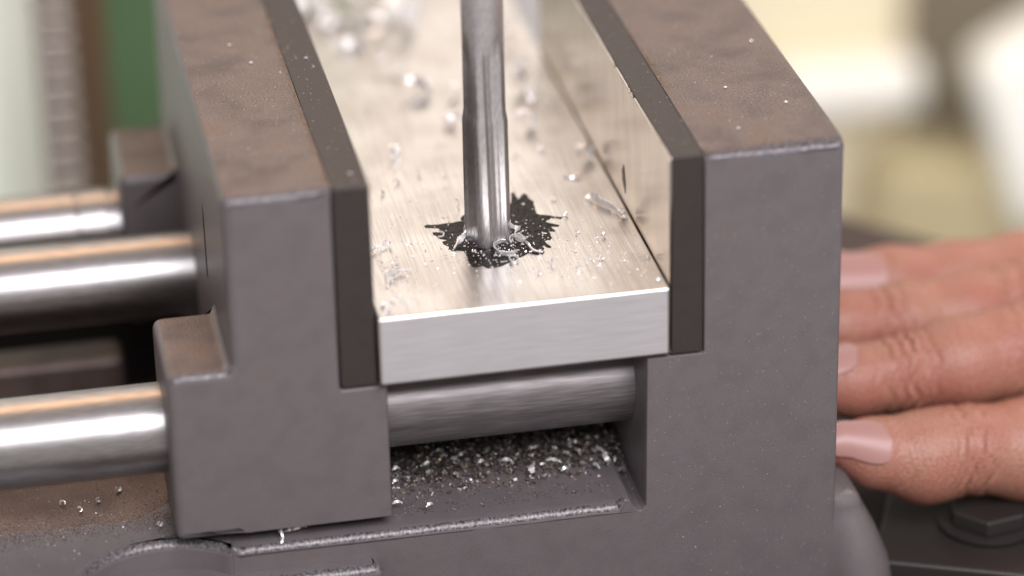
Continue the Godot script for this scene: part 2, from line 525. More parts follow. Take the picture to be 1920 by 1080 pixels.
func vise() -> void:
	var t := thing("machine_vise", "dark grey cast iron drill press vise clamping the aluminium plate", "vise")
	# --- base and fixed jaw, one casting. Seen from the front: jaw, inner face, groove, floor
	var m := MB.new()
	var top := MB.new()
	var worn := MB.new()
	var left_part := [[46.7, -13.45, 0.6], [46.4, -42.6, 0.5], [45.6, -43.6, 0.5], [44.6, -42.6, 0.5], [43.6, -40.6, 1.2], [41, -41.5, 2.5], [-26.5, -41.5, 0.0]]
	var o := rounded([[-26.5, -66, 0.0], [81.6, -66, 0.0], [81.6, 24, 1.2], [56.75, 24, 0.15], [56.75, -13.45, 0.3]] + left_part, 1.6)
	var o2 := rounded([[-26.5, -66, 0.0], [81.6, -66, 0.5], [81.6, 24, 1.2], [56.75, 24, 0.15], [56.75, -13.45, 0.3]] + left_part, 3.0)
	prism(m, o2, [[-110.0, 0.0], [-60.0, 0.0], [-14.0, 0.0]], Transform3D(), null, 1)
	var rings := [[-14.0, 0.0], [-13.0, 0.0], [-12.0, 0.0], [-11.0, 0.0], [-7.0, 0.12], [-2.4, 0.3]]
	for r in bevels(-1.6, 0.0, 0.0, 1.6):
		if r[0] > -1.55:
			rings.append([r[0], r[1] + 0.4])
	var jit := FastNoiseLite.new()
	jit.frequency = 0.35
	var wt := func(p: Vector2, r: int) -> float:
		if p.x < -26.3:
			return 0.0
		if p.y < -38.5 and p.y > -46 and p.x < 42.5:
			return 1.0 + 0.2 * jit.get_noise_2d(p.x * 2.0, 3.0)
		if p.y > 23.0 and p.x > 56.0:
			return 0.0 if r < 6 else 0.75 * (1.0 + 0.5 * jit.get_noise_2d(p.x * 3.0, 0.0))
		if p.x > 80.0:
			return 0.0 if r < 6 else 0.4
		return 0.0 if r < 6 else 0.16
	prism(m, o, rings, Transform3D(), wt)
	split_tops(m, top, worn)
	# lower mounting flange and the front rail with its round counterbore
	var rail := []
	rail.append_array([[-26.5, 0.0, 0.2], [-26.5, 110, 0.5], [-110, 110, 1], [-110, -9, 1], [-54.2, -9, 0.5]])
	for i in 15:
		var a := lerpf(3.1, 0.76, i / 14.0)
		rail.append([-38.5 + 15.5 * cos(a), -9.2 + 13.6 * sin(a), 0.0])
	var ro := rounded(rail, 1.4)
	var wt2 := func(p: Vector2, _r: int) -> float:
		return 1.0 + 0.2 * jit.get_noise_2d(p.x * 2.0, p.y) if p.x < -27.2 else 0.0
	# hole between the front rail and the middle rail, left open to the table
	var front_rail := []
	front_rail.append_array([[-26.5, 0.0, 0.2], [-26.5, 36, 0.5], [-110, 36, 1], [-110, -9, 1], [-54.2, -9, 0.5]])
	front_rail.append_array(rail.slice(5))
	var rb := bevels(-66, -41.5, 0.0, 1.7)
	prism(m, rounded(front_rail, 1.4), rb, Transform3D(UP_AXIS, Vector3.ZERO), wt2)
	
	
	var fl := rounded([[-110, -3.4, 1], [-0.8, -3.4, 1.5], [-0.8, 8, 1], [-110, 8, 1]], 2.0)
	prism(m, fl, bevels(-66, -46.7, 0.0, 1.7), Transform3D(UP_AXIS, Vector3.ZERO))
	# the foot at the right, wider towards the table, and a web closing the corner beside the counterbore
	var foot := rounded([[72, 0.3, 0.5], [87.2, 0.3, 4.0], [87.2, 42, 6], [72, 42, 0.5]], 1.5)
	var fr := [[-66.0, -6.0], [-60.0, -5.0], [-54.0, -2.6], [-50.5, -0.8]]
	for r in bevels(-60.0, -46.2, 0.0, 3.2):
		if r[0] > -50.0:
			fr.append(r)
	var wf := func(p: Vector2, _r: int) -> float:
		return smoothstep(79.0, 86.5, p.x)
	prism(m, foot, fr, Transform3D(UP_AXIS, Vector3.ZERO), wf)
	box(m, Vector3(-27.7, -66, -12), Vector3(-25, -42.9, -1.2), 0.3)
	split_tops(m, top, worn)
	obj("base_casting", [[m, M.painted_iron], [top, M.dusty_iron], [worn, M.worn_edge]], t)
	# dust on the flat of the base, browned to paint in the warm lamp's light
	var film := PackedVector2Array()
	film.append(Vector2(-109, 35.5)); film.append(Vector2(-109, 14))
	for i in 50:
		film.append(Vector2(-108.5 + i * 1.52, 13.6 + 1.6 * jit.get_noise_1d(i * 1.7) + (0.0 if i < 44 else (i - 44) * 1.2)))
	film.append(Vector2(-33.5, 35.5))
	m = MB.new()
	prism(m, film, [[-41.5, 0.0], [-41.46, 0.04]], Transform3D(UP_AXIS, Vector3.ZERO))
	obj("warm_lit_dust", [[m, M.dusty_iron]], t)
	m = MB.new()
	box(m, Vector3(-120, -66, -87), Vector3(-38.0, -42.5, -78), 1.5)
	var rw := MB.new()
	box(rw, Vector3(-125, -66, -118), Vector3(-25.5, -31, -111), 1.0)  # added dark panel, stands in for the shaded cavity behind the rods
	obj("added_dark_panel", [[rw, M.dark_iron]], t)
	obj("rear_rail", [[m, M.dusty_iron]], t)
	# --- fixed jaw insert with a polished face
	var ins := MB.new()
	prism(ins, rounded([[51.15, -13.3, 0.3], [56.7, -13.3, 0.8], [56.7, 23.95, 0.25], [51.15, 23.95, 0.3]], 2), bevels(-110, 0.15, 0.2, 0.35))
	var fi := obj("jaw_insert", [[ins, M.black_steel]], t)
	var pf := MB.new()
	var edge := FastNoiseLite.new()
	edge.frequency = 0.6
	edge.seed = 4
	var poly := PackedVector2Array()     # the ground face, its upper edge nicked
	poly.append(Vector2(0.1, -13.0)); poly.append(Vector2(0.1, 23.4))
	for i in 160:
		var z := 0.6 + i * 0.68
		var nick := maxf(0.0, edge.get_noise_1d(z * 1.3) - 0.22) * (2.2 if z > 25 and z < 62 else 0.5)
		poly.append(Vector2(z, 23.75 - nick))
	poly.append(Vector2(109.5, -13.0))
	prism(pf, poly, bevels(0.0, 0.32, 0.0, 0.08, 2), Transform3D(Basis(Vector3(0, 0, -1), Vector3(0, 1, 0), Vector3(-1, 0, 0)), Vector3(51.14, 0, 0)))
	obj("ground_face", [[pf, M.polished_face]], fi)
	var spot := MB.new()
	var so := PackedVector2Array()
	for i in 20:
		var a := i * TAU / 20
		so.append(Vector2(34.4 + 1.4 * cos(a) + 0.5 * sin(a), 4.9 + 2.4 * sin(a) * (1.0 + 0.25 * cos(3 * a))))
	prism(spot, so, [[0.0, 0.0], [0.03, 0.02]], Transform3D(Basis(Vector3(0, 0, -1), Vector3(0, 1, 0), Vector3(-1, 0, 0)), Vector3(50.81, 0, 0)))
	obj("ink_spot", [[spot, M.ink]], fi)
	# --- movable jaw with its two bosses for the guide rods
	m = MB.new()
	top = MB.new()
	worn = MB.new()
	var body := [[-24.6, -39.6, 1], [1.8, -39.6, 0.5], [1.8, -13.5, 0.4], [-6.3, -13.5, 0.5], [-6.3, 24, 0.2], [-24.6, 24, 1.4]]
	var bossed := [[-35.8, -39.6, 1.5], [1.8, -39.6, 0.5], [1.8, -13.5, 0.4], [-6.3, -13.5, 0.5], [-6.3, 24, 0.2], [-24.6, 24, 1.4], [-24.6, -7.8, 1.6], [-35.8, -7.8, 2.0]]
	var wj := func(p: Vector2, _r: int) -> float:
		if p.y > 23.0: return 0.9 * (1.0 + 0.3 * jit.get_noise_2d(p.x * 2.0, 9.0))
		if p.x < -24.0: return 1.0
		return 0.3
	var wb := func(p: Vector2, r: int) -> float:
		return (1.0 if p.x < -25.2 else 0.0) if r < 6 else float(wj.call(p, r))
	var wc := func(p: Vector2, _r: int) -> float:
		return 1.0 if p.x < -25.2 else 0.0
	var bo := rounded(bossed, 1.6)
	var bd := rounded(body, 1.6)
	prism(m, bo, bevels(-25.0, -0.9, 2.0, 1.5), Transform3D(), wb)
	prism(m, bd, [[-85.0, 0.0], [-25.0, 0.0]], Transform3D(), null, 0)
	prism(m, bo, bevels(-109.0, -85.0, 2.0, 2.0), Transform3D(), wc)
	prism(m, bd, bevels(-117.0, -109.0, 1.5, 0.0), Transform3D(), null, 1)
	split_tops(m, top, worn)
	var mj := obj("movable_jaw", [[m, M.painted_iron], [top, M.dusty_iron], [worn, M.worn_edge]], t)
	ins = MB.new()
	prism(ins, rounded([[-6.25, -13.3, 0.8], [0.05, -13.3, 0.5], [0.05, 23.95, 0.35], [-6.25, 23.95, 0.25]], 2), bevels(-116, -0.75, 0.2, 0.4))
	obj("jaw_insert", [[ins, M.black_steel]], mj)
	var slot := MB.new()
	prism(slot, rounded([[-1.0, -7, 0.9], [1.6, -7, 1.0], [1.8, 3, 2], [0.4, 7.5, 0.4], [-1.2, 5, 1.5]]), [[0.0, 0.0], [0.05, 0.05]], Transform3D(Basis(Vector3(0, 0, -1), Vector3(0, 1, 0), Vector3(1, 0, 0)).rotated(Vector3.RIGHT, -0.08), Vector3(-24.62, 0.5, -35.5)))
	obj("slot", [[slot, M.black_gap]], mj)
	# --- rods
	var rods := [["guide_rod", -24.7, -15.5, 7.95, []], ["lead_screw", -20.5, -67.0, 7.9, []], ["guide_rod", -23.2, -97.0, 7.5, [-44.0, -37.6]]]
	for rd in rods:
		var a := MB.new()
		var prof := [[-190.0, 0.0], [-190.0, rd[3]]]
		for g in rd[4]:
			prof.append_array([[g - 0.5, rd[3]], [g - 0.3, rd[3] - 0.6], [g + 0.3, rd[3] - 0.6], [g + 0.5, rd[3]]])
		prof.append([-20.0, rd[3]])
		lathe(a, prof, Transform3D(Basis.IDENTITY, Vector3(0, rd[1], rd[2])), 96)
		var b := MB.new()
		lathe(b, [[-20.0, rd[3]], [50.0, rd[3]]], Transform3D(Basis.IDENTITY, Vector3(0, rd[1], rd[2])), 96)
		obj(rd[0], [[a, M.ground_steel], [b, M.dull_steel]], t)

func split_tops(m: MB, top: MB, worn: MB) -> void:   # faces that look up go to the dusty surface, rubbed edges to the worn one
	var keep := MB.new()
	for i in range(0, m.v.size(), 3):
		var a := (m.n[i] + m.n[i + 1] + m.n[i + 2]) / 3.0
		var c := (m.v[i] + m.v[i + 1] + m.v[i + 2]) / 0.003
		var to := keep
		if c.z > -6.0 and a.y > 0.3 and a.y < 0.97 and a.z > 0.2 and (c.y > 18.0 or c.y > -12.0 and c.x < -20.0 or c.y < -40.0 and c.x < 43.0):
			to = worn
		elif a.y > 0.9 and c.y > -9.0:
			to = top
		for k in 3:
			to.v.append(m.v[i + k]); to.n.append(m.n[i + k]); to.c.append(m.c[i + k])
	m.v = keep.v; m.n = keep.n; m.c = keep.c

func plate() -> void:
	var m := MB.new()
	var ends := MB.new()
	prism(m, rounded([[0.25, -12.8, 0.6], [50.72, -12.8, 0.6], [50.72, 0, 0.4], [0.25, 0, 0.55]], 4), bevels(-154, 0.9, 0.4, 0.5, 4), Transform3D(), null, 3, ends, ends)
	var t := obj("aluminium_plate", [[m, M.milled_aluminium], [ends, M.sawn_aluminium]])
	tag(t, "bright aluminium plate with a black ink scribble, clamped between the jaws", "plate")
	var ik := PackedVector2Array()
	var pts := [14.1, -33.2, 14.5, -33.8, 16.7, -33.5, 19.1, -33.6, 20.9, -34.0, 21.3, -35.9, 22.0, -36.4, 25.6, -39.1, 31.0, -39.2, 32.0, -43.5, 32.5, -43.6, 32.6, -41.4, 32.8, -40.6, 34.0, -42.7, 34.5, -42.6, 34.7, -40.7, 35.1, -39.1, 34.6, -34.0, 35.2, -33.2, 36.8, -32.5, 38.9, -31.1, 38.5, -30.5, 36.7, -31.2, 35.5, -30.1, 36.8, -28.8, 37.6, -27.9, 37.3, -27.5, 36.0, -27.8, 36.5, -26.1, 36.2, -25.7, 35.2, -26.0, 35.2, -24.1, 35.4, -22.5, 34.3, -22.5, 33.7, -22.3]
	pts += [34.3, -19.8, 34.0, -19.2, 33.1, -20.6, 32.9, -18.3, 32.4, -17.1, 31.1, -17.2, 29.9, -18.2, 28.7, -17.1, 27.1, -15.8, 25.8, -15.2, 24.3, -14.0, 22.7, -14.0, 22.1, -13.7, 21.6, -14.2, 21.4, -14.9, 19.8, -14.9, 19.3, -15.2, 19.2, -16.8, 19.3, -19.4, 19.2, -21.7, 18.1, -22.2, 17.2, -22.2, 16.7, -23.0, 16.8, -24.1, 16.2, -25.1, 16.2, -26.3, 17.0, -26.7, 16.0, -27.5, 15.9, -28.2, 15.1, -29.3, 15.2, -30.4, 16.1, -30.4, 16.7, -31.2, 16.2, -32.0, 14.3, -32.5]
	for i in range(0, pts.size(), 2):
		var p0 := Vector2(pts[i], -pts[i + 1])
		var p1 := Vector2(pts[(i + 2) % pts.size()], -pts[(i + 3) % pts.size()])
		var k := maxi(1, int(p0.distance_to(p1) / 0.45))
		for j in k:
			ik.append(p0.lerp(p1, j / float(k)) + Vector2(rng.randf_range(-0.13, 0.13), rng.randf_range(-0.13, 0.13)))
	m = MB.new()
	prism(m, ik, [[0.0, 0.0], [0.03, 0.03]], Transform3D(UP_AXIS, Vector3.ZERO))
	obj("ink_mark", [[m, M.ink]], t)
	# scratches: narrow bright burrs
	m = MB.new()
	for i in 46:
		var c := Vector3(rng.randf_range(3.0, 48.0), 0.014, rng.randf_range(-75.0, -3.0))
		var along := rng.randf() < 0.45
		var l := rng.randf_range(3.0, 16.0)
		var d := Vector3(rng.randf_range(-0.14, 0.14), 0, 1).normalized() if along else Vector3(1, 0, rng.randf_range(-0.35, 0.1)).normalized()
		if absf(c.x - 26.0) < 9.0 and absf(c.z + 26.0) < 14.0 and rng.randf() < 0.6:
			continue
		var q := d.cross(Vector3.UP) * rng.randf_range(0.025, 0.06)
		m.flat(c - d * l / 2, c + q, c + d * l / 2, Vector3.UP); m.flat(c - d * l / 2, c + d * l / 2, c - q, Vector3.UP)
	var sc := obj("scratches", [[m, M.dust_grains]], t)
	sc.set_meta("kind", "stuff")

func drill() -> void:
	var m := MB.new()
	var at := Vector3(24.2, 0, -25.6)
	var k := 96
	var H := []
	for i in 130:
		H.append(-9.0 + i * 1.0)
	var P := []
	for h in H:
		var row := PackedVector3Array()
		for j in k:
			var a := j * TAU / k
			var tw: float = a - h * 0.006 - 0.35
			var fl := 0.0
			var s := absf(fposmod(tw, PI / 2) - PI / 4)       # four straight flutes
			fl = smoothstep(0.5, 0.3, s) * 0.75 + smoothstep(0.3, 0.0, s) * 0.25
			fl -= 0.1 * smoothstep(0.64, 0.68, s)
			fl *= smoothstep(40.0, 33.0, h)
			var r: float = 3.95 - 0.3 * smoothstep(23.2, 24.6, h) - fl
			row.append(Vector3(at.x + cos(a) * r, h, at.z + sin(a) * r))
		P.append(row)
	for i in H.size() - 1:
		for j in k:
			var j1 := (j + 1) % k
			var n := []
			for q in [[i, j], [i, j1], [i + 1, j1], [i + 1, j]]:
				var du: Vector3 = P[q[0]][(q[1] + 1) % k] - P[q[0]][(q[1] + k - 1) % k]
				var dv: Vector3 = P[mini(q[0] + 1, H.size() - 1)][q[1]] - P[maxi(q[0] - 1, 0)][q[1]]
				var nn := dv.cross(du).normalized()
				var ou: Vector3 = P[q[0]][q[1]] - at
				ou.y = 0
				n.append(nn if nn.dot(ou) > 0 else -nn)
			m.quad(P[i][j], P[i][j1], P[i + 1][j1], P[i + 1][j], n[0], n[1], n[2], n[3])
	var t := obj("drill_bit", [[m, M.tool_steel]])
	tag(t, "fluted steel drill bit standing upright in the inked hole", "drill bit")

func chip(m: MB, label: String, group := "", called := "metal_shaving", mt := "bright_chip") -> void:
	tag(obj(called, [[m, M[mt]]]), label, "shaving", group)

func spot(x: float, z: float) -> String:
	var side := "against the left jaw" if x < 9.0 else "left of the drill" if x < 19.5 else "in line with the drill" if x < 30.0 else "right of the drill" if x < 42.0 else "along the right seam"
	var back := "at the far end of the plate" if z < -118.0 else "far behind the drill" if z < -95.0 else "well behind the drill" if z < -70.0 else "just behind the drill" if z < -36.0 else "level with the hole" if z < -20.0 else "near the sawn end"
	return side + ", " + back

func shavings() -> void:
	# curls round the drill
	chip(curl(Vector3(26.6, 0.1, -20.4), 2.7, 0.8, 0.62, 1.1, Vector3(0, 1, 0.15), 0.35), "broad crescent aluminium curl hugging the front of the drill")
	chip(curl(Vector3(29.0, 0.1, -22.6), 1.3, 1.6, 1.3, 0.8, Vector3(0.3, 0.9, 0.2), 1.0), "tight standing curl right against the right side of the drill")
	chip(curl(Vector3(28.6, 1.8, -24.0), 1.1, 1.8, 0.9, 0.7, Vector3(0.2, 1, 0), 4.0), "small looped curl above the crescent curl beside the drill")
	chip(shred([Vector3(30.2, 0.3, -22.6), Vector3(30.4, 0.8, -20.2), Vector3(30.8, 0.4, -18.5), Vector3(32.4, 0.3, -17.4)], 0.55, 0.3), "thin hook shaped shaving on the ink to the right of the drill")
	chip(curl(Vector3(26.9, 0.0, -15.6), 0.95, 0.5, 1.05, 0.7, Vector3(0.1, 1, 0.5), 0.4), "little closed ring curl at the front tip of the ink scribble")
	chip(shred([Vector3(17.6, 0.3, -22.6), Vector3(18.8, 0.9, -24.2), Vector3(20.0, 1.3, -25.6), Vector3(20.4, 2.6, -26.8)], 1.0, 0.3), "pale flat shaving leaning against the left side of the drill")
	chip(curl(Vector3(16.3, 0.0, -28.6), 0.7, 0.4, 0.8, 0.45, Vector3(0.1, 1, 0.2), 2.5), "tiny c shaped curl on the left arm of the ink scribble")
	chip(curl(Vector3(21.2, 0.1, -38.8), 1.0, 0.4, 0.9, 0.12, Vector3(1, 0.25, 0.4), 1.0), "hair thin wire loop standing behind the drill's left side")
	# slivers at the front left of the plate
	chip(shred([Vector3(2.6, 0.5, -23.8), Vector3(4.2, 0.9, -25.2), Vector3(6.6, 0.7, -26.6), Vector3(7.0, 1.0, -25.8)], 0.6, 0.25), "straight white sliver next to the left jaw, level with the hole")
	chip(shred([Vector3(3.8, 0.3, -10.5), Vector3(4.2, 1.0, -13.2), Vector3(5.8, 0.9, -14.8), Vector3(8.8, 0.4, -15.8)], 0.9, 0.3), "bent white sliver on the plate's front left corner")
	chip(curl(Vector3(6.4, 0.0, -17.6), 0.8, 0.8, 1.0, 0.6, Vector3(1, 0.4, 0.3)), "crumpled shaving just behind the bent white sliver")
	# shreds along the seam on the right
	chip(shred([Vector3(44.2, 0.5, -37.2), Vector3(45.6, 1.0, -36.6), Vector3(46.6, 0.9, -34.2), Vector3(47.8, 0.9, -32.4), Vector3(49.2, 0.5, -29.0)], 1.3, 0.25), "long crinkled shred lying against the right hand seam of the plate")
	chip(curl(Vector3(49.1, 0.0, -28.2), 0.8, 0.9, 1.4, 0.7, Vector3(0.6, 0.2, 1)), "knotted shaving at the near end of the long crinkled shred")
	chip(shred([Vector3(42.6, 0.4, -48.6), Vector3(43.4, 0.3, -46.8), Vector3(45.0, 0.5, -47.0), Vector3(45.8, 1.1, -48.4)], 0.6, 0.25), "u shaped hook shaving on the plate in front of the dark folded chip")
	chip(curl(Vector3(48.3, 0.0, -54.6), 1.7, 1.4, 0.7, 2.0, Vector3(0.7, 0.15, 0.6), 0.2), "dark folded chip leaning on the right seam", "", "metal_shaving", "dull_chip")
	chip(curl(Vector3(14.2, 0.0, -64.2), 1.5, 1.0, 0.8, 1.5, Vector3(1, 0.3, 0.1)), "lone curled flake in the open left half of the plate")
	chip(curl(Vector3(40.6, 0.0, -71.0), 2.2, 2.0, 0.9, 1.7, Vector3(0.5, 0.3, 1)), "wide shaving standing left of the seam, halfway back", "", "metal_shaving", "mirror_chip")
	chip(curl(Vector3(44.5, 0.0, -90.0), 3.2, 2.6, 1.5, 1.8, Vector3(0.25, 0.5, 1)), "large glittering curl beside the back right of the drill", "", "metal_shaving", "mirror_chip")
	# blurred bright curls at the far end: arc from the pile to the drill
	chip(curl(Vector3(14.2, 0.0, -116.0), 4.0, 1.0, 0.5, 2.4, Vector3(0.2, 1, 0.1), 2.6), "blurred crescent shaving nearest to the left jaw's far edge")
	chip(curl(Vector3(21.6, 0.0, -91.5), 4.2, 1.2, 0.6, 2.2, Vector3(0.1, 1, 0.2), 3.4), "blurred arc shaped shaving between the crescent and the drill")
	chip(curl(Vector3(21.4, 0.0, -137.0), 4.6, 2.8, 1.4, 3.6, Vector3(0.6, 0.4, 0.8)), "large brilliant curl on top of the far pile of shavings", "", "metal_shaving", "mirror_chip")
	chip(curl(Vector3(14.8, 0.0, -133.5), 3.8, 2.8, 1.2, 3.2, Vector3(0.3, 0.6, 1)), "tall pale curl at the left of the far pile", "", "metal_shaving", "mirror_chip")
	chip(curl(Vector3(26.4, 0.0, -127.0), 4.2, 2.6, 1.1, 3.0, Vector3(1, 0.3, 0.4)), "broad warm tinted curl at the right of the far pile", "", "metal_shaving", "mirror_chip")
	chip(curl(Vector3(8.0, 0.0, -140.5), 3.2, 2.2, 1.5, 2.8, Vector3(0.6, 0.3, 0.4)), "blurred curl in the far corner against the left jaw")
	# look-alikes
	var far := [[24.5, -133.0, 3.0], [19.5, -123.5, 2.6], [11.5, -131.0, 2.4], [29.5, -133.5, 2.4], [6.0, -137.5, 2.2], [18.0, -127.5, 1.9], [22.5, -129.5, 2.0], [10.8, -137.5, 1.9], [18.3, -105.9, 1.5], [20.5, -102.6, 1.3], [25.4, -94, 1.4], [29.7, -89.3, 1.6], [28.8, -81, 1.3], [26.9, -76.8, 1.4], [45.5, -110.5, 1.9], [44.3, -97.5, 1.7], [43.7, -83, 1.5], [47.8, -80.7, 1.1], [46.1, -119.1, 1.8], [45.2, -101, 1.8]]
	for f in far:
		chip(curl(Vector3(f[0], 0.0, f[1]), f[2], 1.2, 0.6 + rng.randf() * 0.8, f[2] * 0.7, Vector3(rng.randf_range(-1, 1), rng.randf_range(0.1, 0.7), rng.randf_range(-1, 1)), rng.randf() * 6.0), "blurred curled shaving " + spot(f[0], f[1]), "curled shavings scattered on the far half of the plate", "metal_shaving", "mirror_chip" if rng.randf() < 0.6 else "bright_chip")
	var near := [[12.5, -86.1], [48.3, -61.8], [41.1, -60.5], [33.8, -62.3], [39.3, -31.5], [35.4, -58], [8.9, -48], [12.2, -52], [17.1, -55], [49.4, -2.4], [49.7, -11.6], [38.6, -38.6], [40.2, -24.0], [37.0, -9.6], [5.0, -12.3], [3.8, -5.0], [2.3, -1.0], [2.2, -3.6], [44.0, -21.5], [41.8, -12.5], [30.2, -9.8], [33.4, -12.6]]
	for f in near:
		chip(curl(Vector3(f[0], 0.0, f[1]), rng.randf_range(0.3, 0.7), 0.5, rng.randf_range(0.4, 0.9), rng.randf_range(0.3, 0.6), Vector3(rng.randf_range(-1, 1), rng.randf_range(0.1, 0.9), rng.randf_range(-1, 1)), rng.randf() * 6.0, 0.3), "small bright chip " + spot(f[0], f[1]), "small chips on the near half of the plate", "metal_chip")
	# chips on the jaws and on the base
	for f in [[64.6, -8.7], [75.5, -17.6], [67.0, -26.5], [76.9, -46.1], [-2.7, -57.8], [-15.4, -67.2], [-12.6, -58.0], [-2.7, -6.1]]:
		chip(shred([Vector3(f[0], 24.12, f[1]), Vector3(f[0] + 0.3, 24.25, f[1] + 0.15), Vector3(f[0] + 0.65, 24.15, f[1] + 0.05)], rng.randf_range(0.2, 0.35), 0.18), "tiny silver chip on the %s jaw, %s" % ["right" if f[0] > 30.0 else "left", "near its front edge" if f[1] > -10.0 else "a little way back" if f[1] > -30.0 else "halfway back"], "tiny chips on the tops of the jaws", "metal_chip")
	chip(shred([Vector3(-18.0, -41.2, -3.4), Vector3(-17.6, -40.3, -2.2), Vector3(-17.9, -42.0, -0.8)], 1.1, 0.3), "bright white chip on the base ledge below the movable jaw", "", "metal_chip")
	chip(shred([Vector3(-17.0, -41.2, -3.3), Vector3(-15.2, -41.0, -3.8), Vector3(-13.0, -41.2, -4.2)], 0.9, 0.3), "tan chip touching the bright white chip on the base ledge", "", "metal_chip", "dull_chip")
	for f in [[-54.0, -21.6], [-51.2, -18.6], [-47.7, -21.1], [-38.0, -10.2], [-44.0, -24.0]]:
		chip(curl(Vector3(f[0], -41.4, f[1]), rng.randf_range(0.4, 0.8), 0.6, 0.7, 0.6, Vector3(rng.randf_range(-1, 1), 0.3, 1), rng.randf() * 6.0), "silver chip on the brown base below the front rod", "chips on the base below the front rod", "metal_chip")
	# larger pieces that stick out of the swarf heap
	chip(curl(Vector3(29.0, -40.6, -12.6), 1.0, 0.6, 0.5, 1.3, Vector3(0.9, 0.5, 0.2)), "brightest white chip in the middle of the swarf heap", "", "metal_chip")
	for f in [[18.0, -21.0, 3.2, 0.25], [13.5, -23.0, 2.6, 0.2], [22.5, -21.5, 2.4, 0.9], [33.2, -15.0, 3.0, -0.5], [28.0, -19.5, 2.4, 1.0], [36.0, -17.0, 2.0, -0.9], [40.2, -11.5, 2.0, -1.1], [5.2, -18.6, 1.6, 0.4], [4.3, -14.0, 1.4, 0.6], [8.8, -4.6, 1.6, 0.6], [3.4, -6.6, 1.8, 0.0], [16.0, -19.5, 1.8, -0.6], [20.5, -17.5, 1.6, 0.5], [25.0, -17.0, 2.2, -0.3], [26.5, -21.0, 2.0, 0.7], [30.8, -20.5, 2.4, 0.1], [37.5, -20.5, 2.2, 0.8], [42.0, -17.0, 1.8, -0.7], [44.0, -13.0, 1.5, 1.2], [11.0, -19.0, 1.8, 0.3], [34.5, -11.5, 1.3, 0.4]]:
		var d := Vector3(cos(f[3]), 0, -sin(f[3])) * float(f[2]) / 2
		chip(shred([Vector3(f[0], -40.2, f[1]) - d, Vector3(f[0], -39.8, f[1]), Vector3(f[0], -40.3, f[1]) + d], 0.55, 0.22), "silver splinter in the swarf, %s, %s" % ["by the movable jaw" if f[0] < 15.0 else "left of the middle" if f[0] < 24.0 else "right of the middle" if f[0] < 34.0 else "towards the fixed jaw", "shaded at the back" if f[1] < -18.0 else "on top of the heap" if f[1] < -10.0 else "at the front edge"], "splinters on the swarf heap", "metal_chip")

